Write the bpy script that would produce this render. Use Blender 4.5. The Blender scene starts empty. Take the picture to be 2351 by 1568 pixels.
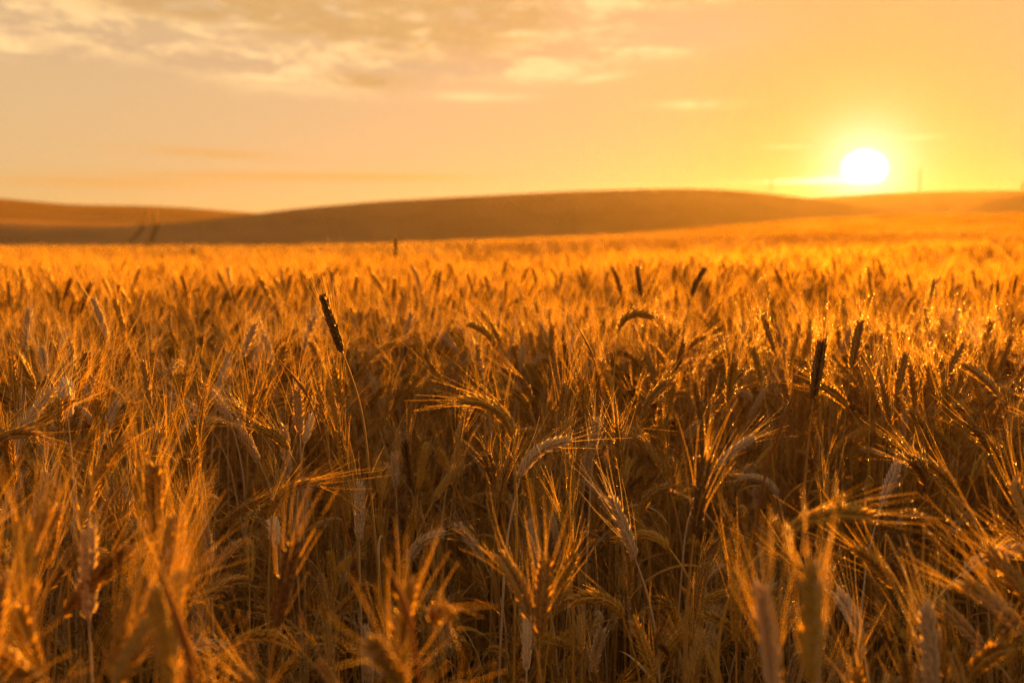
EXPOSURE = 1.52
SKY_CURVE = ((0.3177, 0.13), (0.2041, 0.10), (0.1321, 0.24))
SUN_YELLOW = ((0.45, 18.0), (0.50, 18.0), (0.84, 16.0))
SUN_E = 5.0
SUN_COL = (1.0, 0.345, 0.018)
PALE = (4.358, 2.859, 1.255)
DARK = (2.301, 1.359, 0.504)
GREY = (2.440, 1.569, 0.837)
STREAK = (2.854, 1.468, 0.423)
HAZE_COL = (1.0, 0.86, 0.60)
HAZE_DENS = 0.000104
HAZE_G = 0.70
def GLOWS(gauss, expo, el, wt):
    return [(gauss(3.6), (0.837, 1.004, 0.559)), (gauss(2.0), (1.205, 1.506, 1.732))]
NEAR_STEP = 0.0355
DIM = ((0.48, 0.48, 0.64), (0.48, 0.48, 0.64))
import bpy, math, random, colorsys
import numpy as np
from mathutils import Vector, Matrix

SEED = 7
rng = np.random.default_rng(SEED)
scene = bpy.context.scene
COL = scene.collection
R = math.radians
FPX = 2286.0                     # focal length measured in the 2351 px wide working copy of the picture
CAM_Z = 1.10
PITCH = math.atan((784.0 - 560.0) / FPX)
SUN_AZ = math.atan((1975 - 1175.5) / FPX)


# ---------------------------------------------------------------- helpers
def smooth(t):
    t = np.clip(t, 0, 1)
    return t * t * (3 - 2 * t)

def tag(o, label=None, cat=None, group=None, kind=None):
    if label: o['label'] = label
    if cat: o['category'] = cat
    if group: o['group'] = group
    if kind: o['kind'] = kind
    return o

def link(o, parent=None):
    COL.objects.link(o)
    if parent is not None: o.parent = parent
    return o

def mesh_np(name, V, F4=None, F3=None, mats=(), smooth_shade=True, mi=None):
    """One mesh from arrays of quads and triangles."""
    me = bpy.data.meshes.new(name)
    V = np.asarray(V, dtype=np.float32)
    n4 = 0 if F4 is None else len(F4)
    n3 = 0 if F3 is None else len(F3)
    loops = []
    if n4: loops.append(np.asarray(F4, dtype=np.int32).ravel())
    if n3: loops.append(np.asarray(F3, dtype=np.int32).ravel())
    L = np.concatenate(loops)
    me.vertices.add(len(V)); me.vertices.foreach_set('co', V.ravel())
    me.loops.add(len(L)); me.loops.foreach_set('vertex_index', L)
    me.polygons.add(n4 + n3)
    starts = np.concatenate([np.arange(n4) * 4, n4 * 4 + np.arange(n3) * 3]).astype(np.int32)
    me.polygons.foreach_set('loop_start', starts)
    if smooth_shade: me.polygons.foreach_set('use_smooth', np.ones(n4 + n3, dtype=bool))
    if mi is not None: me.polygons.foreach_set('material_index', np.asarray(mi, dtype=np.int32))
    for m in mats: me.materials.append(m)
    me.update(calc_edges=True)
    return me

def px_ray(px, py):
    """Direction in the world, with depth 1 along the lens axis, of a pixel of the 2351x1568 copy."""
    u = (px - 1175.5) / FPX; v = (784.0 - py) / FPX
    cp, sp = math.cos(PITCH), math.sin(PITCH)
    return np.array([u, cp + v * sp, -sp + v * cp])

def px_point(px, py, d):
    return np.array([0, 0, CAM_Z]) + px_ray(px, py) * d

_d = px_ray(1976, 388)
SUN_EL = math.atan2(_d[2], math.hypot(_d[0], _d[1]))

def project(P):
    P = np.atleast_2d(P) - np.array([0, 0, CAM_Z])
    cp, sp = math.cos(PITCH), math.sin(PITCH)
    dep = P[:, 1] * cp - P[:, 2] * sp
    up = P[:, 1] * sp + P[:, 2] * cp
    dd = np.where(np.abs(dep) < 1e-6, 1e-6, dep)
    return 1175.5 + FPX * P[:, 0] / dd, 784.0 - FPX * up / dd, dep

# ---------------------------------------------------------------- node helpers
class NT:
    def __init__(s, tree): s.t = tree; s.n = tree.nodes; s.l = tree.links
    def new(s, typ, **kw):
        n = s.n.new(typ)
        for k, v in kw.items(): setattr(n, k, v)
        return n
    def put(s, sock, v):
        if isinstance(v, bpy.types.NodeSocket): s.l.new(v, sock)
        elif v is not None: sock.default_value = v
    def m(s, op, a, b=None, c=None, clamp=False):
        n = s.new('ShaderNodeMath', operation=op); n.use_clamp = clamp
        s.put(n.inputs[0], a)
        if b is not None: s.put(n.inputs[1], b)
        if c is not None: s.put(n.inputs[2], c)
        return n.outputs[0]
    def v(s, op, a, b=None):
        n = s.new('ShaderNodeVectorMath', operation=op); s.put(n.inputs[0], a)
        if b is not None: s.put(n.inputs[1], b)
        return n.outputs['Value'] if op in ('DOT_PRODUCT', 'LENGTH') else n.outputs[0]
    def mix(s, fac, a, b, blend='MIX'):
        n = s.new('ShaderNodeMix', data_type='RGBA', blend_type=blend); n.clamp_factor = True
        s.put(n.inputs[0], fac); s.put(n.inputs[6], a); s.put(n.inputs[7], b)
        return n.outputs[2]
    def noise(s, vec, scale, detail=4, rough=0.55, dist=0.0, dim='3D'):
        n = s.new('ShaderNodeTexNoise', noise_dimensions=dim)
        if vec is not None: s.put(n.inputs['Vector'], vec)
        n.inputs['Scale'].default_value = scale; n.inputs['Detail'].default_value = detail
        n.inputs['Roughness'].default_value = rough; n.inputs['Distortion'].default_value = dist
        return n.outputs[0]
    def ramp(s, fac, stops, interp='LINEAR'):
        n = s.new('ShaderNodeValToRGB'); cr = n.color_ramp; cr.interpolation = interp
        while len(cr.elements) < len(stops): cr.elements.new(0.5)
        for e, (p, c) in zip(cr.elements, stops):
            e.position = p; e.color = (c[0], c[1], c[2], 1)
        s.put(n.inputs[0], fac); return n.outputs[0]
    def mapr(s, v, a, b, c=0.0, d=1.0, typ='SMOOTHSTEP'):
        n = s.new('ShaderNodeMapRange', interpolation_type=typ)
        s.put(n.inputs[0], v); n.inputs[1].default_value = a; n.inputs[2].default_value = b
        n.inputs[3].default_value = c; n.inputs[4].default_value = d
        return n.outputs[0]
    def comb(s, x, y, z=0.0):
        n = s.new('ShaderNodeCombineXYZ'); s.put(n.inputs[0], x); s.put(n.inputs[1], y); s.put(n.inputs[2], z)
        return n.outputs[0]

def c4(r, g, b): return (r, g, b, 1.0)

# ---------------------------------------------------------------- camera
cd = bpy.data.cameras.new('camera'); cam = link(bpy.data.objects.new('camera', cd))
cd.sensor_width = 36.0; cd.lens = 36.0 * FPX / 2351.0
cd.clip_start = 0.05; cd.clip_end = 400000.0
cam.location = (0, 0, CAM_Z); cam.rotation_euler = (math.pi / 2 - PITCH, 0, 0)
cd.dof.use_dof = True; cd.dof.focus_distance = 1.48; cd.dof.aperture_fstop = 3.6
scene.camera = cam

# ---------------------------------------------------------------- view
vs = scene.view_settings
vs.view_transform = 'Standard'; vs.look = 'None'; vs.gamma = 1.0; vs.exposure = EXPOSURE
vs.use_curve_mapping = False
scene.cycles.use_denoising = True
scene.cycles.denoising_prefilter = 'NONE'
scene.cycles.max_bounces = 10
scene.cycles.diffuse_bounces = 3; scene.cycles.glossy_bounces = 2
scene.cycles.transmission_bounces = 4; scene.cycles.transparent_max_bounces = 8
scene.cycles.volume_bounces = 0
scene.cycles.sample_clamp_indirect = 4.0
scene.cycles.caustics_reflective = False; scene.cycles.caustics_refractive = False

# ---------------------------------------------------------------- sky
world = bpy.data.worlds.new('World'); scene.world = world; world.use_nodes = True
wt = NT(world.node_tree); wt.n.clear()
tc = wt.new('ShaderNodeTexCoord')
dirv = wt.v('NORMALIZE', tc.outputs['Generated'])
sep = wt.new('ShaderNodeSeparateXYZ'); wt.put(sep.inputs[0], dirv)
az = wt.m('MULTIPLY', wt.m('ARCTAN2', sep.outputs[0], sep.outputs[1]), 180 / math.pi)
el = wt.m('MULTIPLY', wt.m('ARCSINE', sep.outputs[2]), 180 / math.pi)
sky = wt.new('ShaderNodeTexSky', sky_type='NISHITA')
sky.sun_disc = False; sky.sun_elevation = SUN_EL; sky.sun_rotation = SUN_AZ
sky.air_density = 1.0; sky.dust_density = 2.5; sky.ozone_density = 1.0; sky.altitude = 200

def px_az(x): return math.degrees(math.atan((x - 1175.5) / FPX))
def px_el(x, y):
    d = px_ray(x, y); return math.degrees(math.atan2(d[2], math.hypot(d[0], d[1])))

def blob(x0, y0, wx, wy, slope=0.0):
    """A soft patch of sky, wx by wy working pixels wide, as a factor of 0 to 1."""
    a0, e0 = px_az(x0), px_el(x0, y0)
    sa, se = wx * 57.3 / FPX, wy * 57.3 / FPX
    da = wt.m('SUBTRACT', az, a0)
    de = wt.m('SUBTRACT', el, e0)
    if slope: de = wt.m('MULTIPLY_ADD', da, slope, de)
    da = wt.m('DIVIDE', da, sa); de = wt.m('DIVIDE', de, se)
    q = wt.m('ADD', wt.m('MULTIPLY', da, da), wt.m('MULTIPLY', de, de))
    return wt.m('EXPONENT', wt.m('MULTIPLY', q, -1.0))
def total(items):
    r = items[0]
    for i in items[1:]: r = wt.m('ADD', r, i)
    return wt.m('MINIMUM', r, 1.0)

# cloud texture: billows drawn out level by the wind
uv = wt.comb(wt.m('MULTIPLY', az, 0.085), wt.m('MULTIPLY_ADD', az, 0.03, wt.m('MULTIPLY', el, 0.36)))
n1 = wt.noise(uv, 2.3, 10, 0.66, 0.6)
uv2 = wt.comb(wt.m('MULTIPLY', az, 0.17), wt.m('MULTIPLY', el, 0.62), 5.0)
n2 = wt.noise(uv2, 2.0, 7, 0.64, 0.3)
uv3 = wt.comb(wt.m('MULTIPLY', az, 0.42), wt.m('MULTIPLY', el, 0.95), 9.0)
n3 = wt.noise(uv3, 2.6, 6, 0.62, 0.5)
n1 = wt.m('MULTIPLY_ADD', wt.m('SUBTRACT', n3, 0.5), 0.32, n1)
ang = wt.m('MULTIPLY', wt.m('ARCCOSINE', wt.m('MINIMUM', wt.v('DOT_PRODUCT', dirv, tuple(
    (math.sin(SUN_AZ) * math.cos(SUN_EL), math.cos(SUN_AZ) * math.cos(SUN_EL), math.sin(SUN_EL)))), 0.999999)), 180 / math.pi)

pale = total([blob(330, 60, 200, 52, -0.08), blob(560, 70, 230, 60), blob(900, 105, 330, 48), wt.m('MULTIPLY', blob(1290, 75, 170, 72), 0.7), wt.m('MULTIPLY', blob(1230, 168, 100, 20), 0.7),
              blob(740, 178, 180, 34), blob(20, 96, 60, 22, 0.25), blob(1420, 4, 260, 14), blob(1390, 122, 190, 13),
              blob(170, 25, 110, 36), blob(620, 0, 420, 26)])
far_pale = total([blob(1590, 241, 80, 9), blob(1370, 178, 60, 10, -0.10), blob(1100, 223, 110, 10),
                  blob(1800, 338, 40, 4), blob(2085, 316, 50, 5), blob(1760, 418, 80, 5)])
glare = total([blob(1925, 411, 62, 7), blob(1860, 417, 70, 5)])
dark = total([blob(1000, 62, 210, 56), blob(800, 50, 170, 36), blob(845, 186, 80, 16), blob(700, 18, 160, 20), blob(470, 20, 190, 22), blob(1150, 30, 90, 40)])
grey = total([blob(60, 50, 330, 75), blob(420, 130, 420, 26), blob(1000, 160, 260, 16), blob(1560, 80, 200, 50)])
streak = total([blob(480, 352, 150, 9, 0.03), blob(610, 405, 300, 9), blob(900, 408, 200, 7), blob(260, 420, 240, 12)])
f_pale = wt.m('MULTIPLY', wt.m('MINIMUM', wt.m('MULTIPLY', pale, 1.3), 1.0), wt.mapr(n1, 0.42, 0.62))
f_pale = wt.m('MAXIMUM', f_pale, wt.m('MULTIPLY', far_pale, wt.mapr(n2, 0.25, 0.6)))
f_dark = wt.m('MULTIPLY', wt.m('MINIMUM', wt.m('MULTIPLY', dark, 1.5), 1.0), wt.mapr(n2, 0.32, 0.54))
f_dark = wt.m('MULTIPLY', f_dark, wt.mapr(n3, 0.25, 0.60, 0.7, 1.0))
f_str = wt.m('MULTIPLY', streak, wt.mapr(n1, 0.2, 0.5))
# the lens was exposed and balanced for a sky of little contrast: each channel of the daylight sky is compressed a little
srgb = wt.new('ShaderNodeSeparateColor'); wt.put(srgb.inputs[0], sky.outputs[0])
chan = []
for k in range(3):
    a_, p_ = SKY_CURVE[k]
    x_ = wt.m('POWER', wt.m('MAXIMUM', wt.m('MULTIPLY', srgb.outputs[k], 0.1), 1e-4), p_)
    chan.append(wt.m('MULTIPLY', x_, a_ * 10.0))
for k in range(3):      # low sun: the air in front of it has lost its blue
    chan[k] = wt.m('MULTIPLY', chan[k], wt.m('SUBTRACT', 1.0, wt.m('MULTIPLY', wt.m('EXPONENT', wt.m('DIVIDE', ang, -SUN_YELLOW[k][1])), SUN_YELLOW[k][0])))
# darker overhead and away from the sun, and less warm there
chan = [wt.m('MULTIPLY', c_, wt.m('MULTIPLY', wt.mapr(el, 15, 65, 1.0, DIM[0][k]), wt.mapr(ang, 45, 120, 1.0, DIM[1][k]))) for k, c_ in enumerate(chan)]
cc = wt.new('ShaderNodeCombineColor')
for k in range(3): wt.put(cc.inputs[k], chan[k])
col = cc.outputs[0]
# air lit up round the sun
def gauss(w): return wt.m('EXPONENT', wt.m('MULTIPLY', wt.m('POWER', wt.m('DIVIDE', ang, w), 2.0), -1.0))
def expo(w): return wt.m('EXPONENT', wt.m('DIVIDE', ang, -w))
def add(colr, fac, c):
    n = wt.new('ShaderNodeVectorMath', operation='SCALE'); n.inputs[0].default_value = c; wt.put(n.inputs['Scale'], fac)
    a = wt.new('ShaderNodeVectorMath', operation='ADD'); wt.put(a.inputs[0], colr); wt.put(a.inputs[1], n.outputs[0])
    return a.outputs[0]
for f, c in GLOWS(gauss, expo, el, wt): col = add(col, f, c)
col = wt.mix(wt.m('MULTIPLY', grey, 0.75), col, c4(*GREY))
col = wt.mix(wt.m('MULTIPLY', f_pale, 0.74), col, c4(*PALE))
col = wt.mix(wt.m('MULTIPLY', f_dark, 0.92), col, c4(*DARK))
col = wt.mix(wt.m('MULTIPLY', f_str, 0.85), col, c4(*STREAK))
col = add(col, wt.m('MULTIPLY', glare, wt.mapr(n2, 0.2, 0.5)), (2.1, 2.1, 1.7))
bg = wt.new('ShaderNodeBackground'); wt.put(bg.inputs[0], col); bg.inputs[1].default_value = 0.1
wo = wt.new('ShaderNodeOutputWorld'); wt.l.new(bg.outputs[0], wo.inputs[0])

# ---------------------------------------------------------------- sun lamp, and the sun itself
LAMP_EL = SUN_EL + R(3.6)
def sdir(e): return Vector((math.sin(SUN_AZ) * math.cos(e), math.cos(SUN_AZ) * math.cos(e), math.sin(e)))
sl = bpy.data.lights.new('sunlight', 'SUN'); sl.energy = SUN_E; sl.angle = R(0.55); sl.color = SUN_COL
so = link(bpy.data.objects.new('sunlight', sl))
so.rotation_euler = sdir(LAMP_EL).to_track_quat('Z', 'Y').to_euler()
so.location = (0, 0, 60)

def sun_mat():
    m = bpy.data.materials.new('sun_light'); m.use_nodes = True; t = NT(m.node_tree); t.n.clear()
    lw = t.new('ShaderNodeLayerWeight'); lw.inputs[0].default_value = 0.5
    q = t.m('SUBTRACT', 1.0, lw.outputs['Facing'])          # limb darkening
    colr = t.ramp(q, [(0.0, (1.0, .86, .42)), (0.25, (1.0, .93, .62)), (0.5, (1.0, .97, .84)), (0.8, (1, 1, 1))])
    e = t.new('ShaderNodeEmission'); t.put(e.inputs[0], colr); t.put(e.inputs[1], t.mapr(q, 0.0, .7, 1.17 / 2 ** EXPOSURE, 2.9 / 2 ** EXPOSURE))
    o = t.new('ShaderNodeOutputMaterial'); t.l.new(e.outputs[0], o.inputs[0]); return m
SUN_D = 150000.0
def sun_mesh():
    rad = SUN_D * 49.0 / FPX
    V, F = [], []
    nu, nv = 48, 24
    for j in range(nv + 1):
        th = math.pi * j / nv
        for i in range(nu):
            ph = 2 * math.pi * i / nu
            z = math.cos(th)
            if z < -0.70: z = -0.70 - (-0.70 - z) * 0.35      # its foot is hidden in low cloud
            V.append((rad * math.sin(th) * math.cos(ph), rad * math.sin(th) * math.sin(ph), rad * 0.86 * z))
    for j in range(nv):
        for i in range(nu):
            F.append((j * nu + i, (j + 1) * nu + i, (j + 1) * nu + (i + 1) % nu, j * nu + (i + 1) % nu))
    return mesh_np('sun', V, F4=F, mats=[sun_mat()])
sun_o = link(bpy.data.objects.new('sun', sun_mesh()))
sun_o.location = sdir(SUN_EL) * SUN_D
tag(sun_o, 'glaring white setting sun low above the hill crest, its foot flattened by thin cloud', 'sun')
# ---------------------------------------------------------------- terrain
def interp_px(pts):
    xs = [math.atan((p[0] - 1175.5) / FPX) for p in pts]
    es = [math.tan(R(px_el(p[0], p[1]))) for p in pts]
    return lambda th: np.interp(th, xs, es)
def soft(f, w=0.012):
    return lambda th: sum(f(th + k * w) * c for k, c in ((-1.5, .12), (-.75, .22), (0, .32), (.75, .22), (1.5, .12)))

field_e = soft(interp_px([(-1500, 574), (0, 572), (700, 571), (800, 567), (1175, 552), (1475, 538), (1675, 521), (1825, 506), (2025, 496), (2351, 489), (3600, 482)]), 0.02)
field_d = lambda th: np.interp(th, [-0.6, -0.1, 0.15, 0.36, 0.6], [46, 48, 62, 105, 125])
def ground_z(x, y):
    x = np.asarray(x, float); y = np.asarray(y, float)
    r = np.hypot(x, y); th = np.arctan2(x, y)
    thc = np.clip(th, -0.75, 0.75)
    fade = smooth((1.9 - np.abs(th)) / 0.9)
    D = field_d(thc)
    gc = (CAM_Z - 0.90 + D * field_e(thc)) * fade
    u = r / D
    inner = gc * np.clip(u, 0, 1) ** 1.7
    # beyond the crest the ground falls into a valley
    outer = gc - (gc + VALLEY) * smooth((r - D) / 90.0) + 0.0
    z = np.where(u <= 1, inner, outer)
    roll = 0.025 * np.sin(x * 0.55 + 1.0) * np.sin(y * 0.42 + 0.5) * smooth((r - 2) / 6) * smooth((D - r) / 12)
    return z + roll
VALLEY = 9.0

def simple_mat(name):
    m = bpy.data.materials.new(name); m.use_nodes = True; t = NT(m.node_tree); t.n.clear()
    o = t.new('ShaderNodeOutputMaterial'); return m, t, o
def soil_mat():
    m, t, o = simple_mat('field_soil')
    tc = t.new('ShaderNodeTexCoord'); P = tc.outputs['Object']
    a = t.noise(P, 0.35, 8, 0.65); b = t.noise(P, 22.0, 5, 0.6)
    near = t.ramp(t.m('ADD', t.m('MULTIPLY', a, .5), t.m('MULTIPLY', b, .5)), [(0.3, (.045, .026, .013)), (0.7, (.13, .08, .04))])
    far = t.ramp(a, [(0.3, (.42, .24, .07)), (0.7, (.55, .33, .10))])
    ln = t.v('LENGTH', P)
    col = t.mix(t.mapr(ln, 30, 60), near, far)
    p = t.new('ShaderNodeBsdfPrincipled'); t.put(p.inputs['Base Color'], col); p.inputs['Roughness'].default_value = 0.95
    bmp = t.new('ShaderNodeBump'); bmp.inputs['Strength'].default_value = .5; bmp.inputs['Distance'].default_value = .02
    t.put(bmp.inputs['Height'], b); t.put(p.inputs['Normal'], bmp.outputs[0])
    t.l.new(p.outputs[0], o.inputs[0]); return m
def hill_mat(name, lo, hi, band=0.02, sheen=.30):
    """Standing crop seen from far away: drill rows, mottled ripeness, long sowing bands."""
    m, t, o = simple_mat(name)
    tc = t.new('ShaderNodeTexCoord'); P = tc.outputs['Object']
    mp = t.new('ShaderNodeMapping'); t.put(mp.inputs[0], P); mp.inputs['Rotation'].default_value = (0, 0, R(62)); mp.inputs['Scale'].default_value = (0.12, 1.0, 1.0)
    a = t.noise(mp.outputs[0], band, 6, 0.6); b = t.noise(P, 0.05, 6, 0.6); c = t.noise(P, 1.4, 4, 0.7)
    f = t.m('ADD', t.m('ADD', t.m('MULTIPLY', a, .5), t.m('MULTIPLY', b, .3)), t.m('MULTIPLY', c, .2))
    col = t.ramp(f, [(0.38, lo), (0.62, hi)])
    d = t.new('ShaderNodeBsdfDiffuse'); t.put(d.inputs[0], col); d.inputs[1].default_value = 1.0
    tr = t.new('ShaderNodeBsdfSheen'); t.put(tr.inputs[0], c4(.55, .34, .12)); tr.inputs[1].default_value = 0.45
    ad = t.new('ShaderNodeMixShader'); ad.inputs[0].default_value = sheen
    t.l.new(d.outputs[0], ad.inputs[1]); t.l.new(tr.outputs[0], ad.inputs[2])
    bmp = t.new('ShaderNodeBump'); bmp.inputs['Strength'].default_value = 0.35; bmp.inputs['Distance'].default_value = .5
    t.put(bmp.inputs['Height'], c); t.put(d.inputs['Normal'], bmp.outputs[0])
    t.l.new(ad.outputs[0], o.inputs[0]); return m

def polar_sheet(name, thetas, radii, zf, mat):
    T, Rr = np.meshgrid(thetas, radii, indexing='ij')
    X = Rr * np.sin(T); Y = Rr * np.cos(T); Z = zf(X, Y, T, Rr)
    V = np.stack([X, Y, Z], -1).reshape(-1, 3)
    nt, nr = len(thetas), len(radii)
    i, j = np.meshgrid(np.arange(nt - 1), np.arange(nr - 1), indexing='ij')
    a = (i * nr + j).ravel()
    F = np.stack([a, a + 1, a + nr + 1, a + nr], -1)
    return link(bpy.data.objects.new(name, mesh_np(name, V, F4=F[:, ::-1] if False else F, mats=[mat])))

rad = np.concatenate([np.linspace(0.02, 3, 14), np.geomspace(3.3, 140, 70), np.linspace(144, 260, 22), np.geomspace(300, 5200, 16)])
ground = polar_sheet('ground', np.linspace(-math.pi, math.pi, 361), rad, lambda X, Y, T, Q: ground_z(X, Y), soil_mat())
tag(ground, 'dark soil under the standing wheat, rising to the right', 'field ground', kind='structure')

def hill(name, pts, D, rf, back, mat, th0, th1, power=1.0, soften=0.012, n=150):
    f = soft(interp_px(pts), soften)
    ends = lambda T: smooth((T - th0) / 0.14) * smooth((th1 - T) / 0.14)
    def zf(X, Y, T, Q):
        crest = CAM_Z + D * f(T)
        up = smooth((Q - rf) / (D - rf)) if power == 1 else np.sin(np.clip((Q - rf) / (D - rf), 0, 1) * math.pi / 2) ** power
        dn = 1 - smooth((Q - D) / (back - D))
        h = np.where(Q <= D, up, dn)
        low = -VALLEY - 1.5
        return low + (crest - low) * h * ends(T)
    radii = np.concatenate([np.linspace(rf, D, 60), np.linspace(D, back, 25)[1:]])
    o = polar_sheet(name, np.linspace(th0, th1, n), radii, zf, mat)
    o['_z'] = 0
    del o['_z']
    return o, zf

hm1 = hill_mat('distant_crop_bright', (.32, .16, .035), (.52, .28, .07), sheen=.12)
hm2 = hill_mat('distant_crop', (.38, .21, .088), (.64, .39, .175))
hl, hl_z = hill('hill', [(-1500, 452), (-300, 452), (0, 459), (100, 468), (170, 474), (330, 476), (430, 480), (560, 490), (800, 505), (1300, 530)], 760, 170, 1500, hm1, -0.85, 0.12, 1.0)
tag(hl, 'low golden hillside behind, caught by the last light, two wheel tracks down it', 'hill', kind='structure')
hc, hc_z = hill('hill', [(-1500, 470), (-500, 492), (0, 504), (150, 511), (330, 514), (430, 508), (590, 491), (700, 478), (870, 463), (1050, 453), (1300, 440), (1500, 434), (1600, 434), (1700, 439), (1800, 450), (1860, 457), (2000, 478), (2200, 505), (2600, 540)], 400, 285, 620, hm2, -0.90, 0.60, 1.0)
tag(hc, 'long shaded brown hill across the middle of the horizon', 'hill', kind='structure')
hr, hr_z = hill('hill', [(900, 520), (1600, 480), (1860, 457), (2000, 447), (2150, 442), (2351, 440), (2700, 436), (3600, 440)], 620, 250, 1100, hm2, 0.0, 0.95, 1.0)
tag(hr, 'amber hill under the sun with a pole on its crest', 'hill', kind='structure')
he, he_z = hill('hill', [(1900, 505), (2100, 484), (2250, 457), (2351, 441), (2600, 420), (3600, 420)], 430, 220, 760, hm2, 0.30, 1.05, 1.0)
tag(he, 'brown slope at the right edge in front of the amber hill', 'hill', kind='structure')

# wheel tracks: two bare strips trodden through the crop, running down the far slope
def hillside(px, py):
    """Where the line of sight through a pixel first meets one of the two slopes on the left."""
    d = px_ray(px, py); th = np.array([math.atan2(d[0], d[1])]); hz = math.hypot(d[0], d[1])
    for q in np.arange(60, 900, 1.0):
        z = CAM_Z + d[2] / hz * q
        zs = ground_z(np.array([q * math.sin(th[0])]), np.array([q * math.cos(th[0])]))[0] + (0.0 if q > 90 else 0)
        if q > 285: zs = max(zs, hc_z(None, None, th, np.array([q]))[0])
        if q > 170: zs = max(zs, hl_z(None, None, th, np.array([q]))[0])
        if zs >= z: return np.array([q * math.sin(th[0]), q * math.cos(th[0])])
    return None
def far_z(x, y):
    th = np.array([math.atan2(x, y)]); q = np.array([math.hypot(x, y)])
    z = ground_z(np.array([x]), np.array([y]))[0]
    if q[0] > 285: z = max(z, hc_z(None, None, th, q)[0])
    if q[0] > 170: z = max(z, hl_z(None, None, th, q)[0])
    return z
def track(pts, width, label):
    P = [hillside(*p) for p in pts]; P = [p for p in P if p is not None]
    fine = []
    for a, b in zip(P[:-1], P[1:]):
        k = max(2, int(np.hypot(*(b - a)) / 4))
        fine += [a + (b - a) * i / k for i in range(k)]
    fine.append(P[-1]); fine = np.array(fine)
    for _ in range(6): fine[1:-1] = (fine[:-2] + 2 * fine[1:-1] + fine[2:]) / 4
    V, F = [], []
    for i, p in enumerate(fine):
        q = fine[min(i + 1, len(fine) - 1)] - fine[max(i - 1, 0)]; n = np.array([-q[1], q[0]]) / (np.hypot(*q) + 1e-9)
        n = np.array([1.0, 0.0])
        for s in (-1, 0, 1):
            c = p + n * s * width / 2; V.append((c[0], c[1], far_z(c[0], c[1]) + 0.12))
        if i:
            k = 3 * i; F += [(k - 3, k - 2, k + 1, k), (k - 2, k - 1, k + 2, k + 1)]
    o = link(bpy.data.objects.new('wheel_track', mesh_np('wheel_track', V, F4=F, mats=[track_m])))
    tag(o, label, 'track', kind='structure')
track_m = hill_mat('trodden_crop', (.09, .05, .02), (.14, .08, .03), 0.2)
track([(357, 480), (360, 500), (360, 520), (354, 542), (346, 560), (335, 570)], 1.7, 'darker wheel track curving down the hillside, right one of the pair')
track([(341, 480), (342, 492), (338, 506), (328, 528), (312, 546), (298, 558), (278, 567)], 1.3, 'fainter wheel track curving down the hillside, left one of the pair')

# ---------------------------------------------------------------- poles on the horizon
def wood_mat():
    m, t, o = simple_mat('weathered_pole_wood')
    tc = t.new('ShaderNodeTexCoord'); mp = t.new('ShaderNodeMapping'); t.put(mp.inputs[0], tc.outputs['Object']); mp.inputs['Scale'].default_value = (6, 6, .5)
    col = t.ramp(t.noise(mp.outputs[0], 3, 5), [(.3, (.07, .045, .03)), (.7, (.16, .11, .075))])
    p = t.new('ShaderNodeBsdfPrincipled'); t.put(p.inputs['Base Color'], col); p.inputs['Roughness'].default_value = .85
    t.l.new(p.outputs[0], o.inputs[0]); return m
WOOD = wood_mat()
def tube_np(P, rads, ns=8, cap=True):
    P = np.asarray(P, float); n = len(P)
    V, F = [], []
    for i in range(n):
        t = P[min(i + 1, n - 1)] - P[max(i - 1, 0)]; t = t / np.linalg.norm(t)
        a = np.cross(t, [0.31, 0.95, 0.05]); a /= np.linalg.norm(a); b = np.cross(t, a)
        for k in range(ns):
            w = 2 * math.pi * k / ns
            V.append(P[i] + rads[i] * (math.cos(w) * a + math.sin(w) * b))
    for i in range(n - 1):
        for k in range(ns):
            F.append((i * ns + k, i * ns + (k + 1) % ns, (i + 1) * ns + (k + 1) % ns, (i + 1) * ns + k))
    T = []
    if cap:
        V += [P[0], P[-1]]; b0 = n * ns
        for k in range(ns):
            T.append((b0, (k + 1) % ns, k)); T.append((b0 + 1, (n - 1) * ns + k, (n - 1) * ns + (k + 1) % ns))
    return V, F, T
def utility_pole(px, ytop, ybase, D, label, arm=True, thick=0.24):
    d = px_ray(px, ybase); s = D / math.hypot(d[0], d[1])
    x, y = d[0] * s, d[1] * s
    z0 = CAM_Z + d[2] * s - 1.5
    dt = px_ray(px, ytop); H = CAM_Z + dt[2] * D / math.hypot(dt[0], dt[1]) - z0
    e = link(bpy.data.objects.new('utility_pole', None)); e.location = (x, y, z0)
    tag(e, label, 'utility pole', 'poles on the horizon')
    V, F, T = tube_np([(0, 0, -.6), (0, 0, H * .5), (0, 0, H)], [thick * 1.25, thick * 1.1, thick * .9], 12)
    link(bpy.data.objects.new('post', mesh_np('post', V, F, T, [WOOD])), e)
    for zz, w in ((H - .6, 1.5), (H - 1.6, 1.2)):
        V, F, T = tube_np([(-w, -.2, zz), (0, -.2, zz), (w, -.2, zz)], [.09] * 3, 6)
        a = link(bpy.data.objects.new('crossarm', mesh_np('crossarm', V, F, T, [WOOD])), e)
        for s_ in (-.9, .9):
            V, F, T = tube_np([(s_ * w, -.2, zz + .05), (s_ * w, -.2, zz + .16), (s_ * w, -.2, zz + .22), (s_ * w, -.2, zz + .34)], [.03, .03, .07, .05], 8)
            link(bpy.data.objects.new('insulator', mesh_np('insulator', V, F, T, [WOOD])), a)
    return e
utility_pole(2110, 390, 443, 622, 'tall dark utility pole on the crest just right of the sun', thick=0.36)
utility_pole(1770, 412, 449, 402, 'faint short utility pole left of the sun where the brown hill dips', thick=0.17)
utility_pole(2348, 420, 443, 432, 'dark pole at the right edge of the picture, on the slope', thick=0.34)

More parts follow.
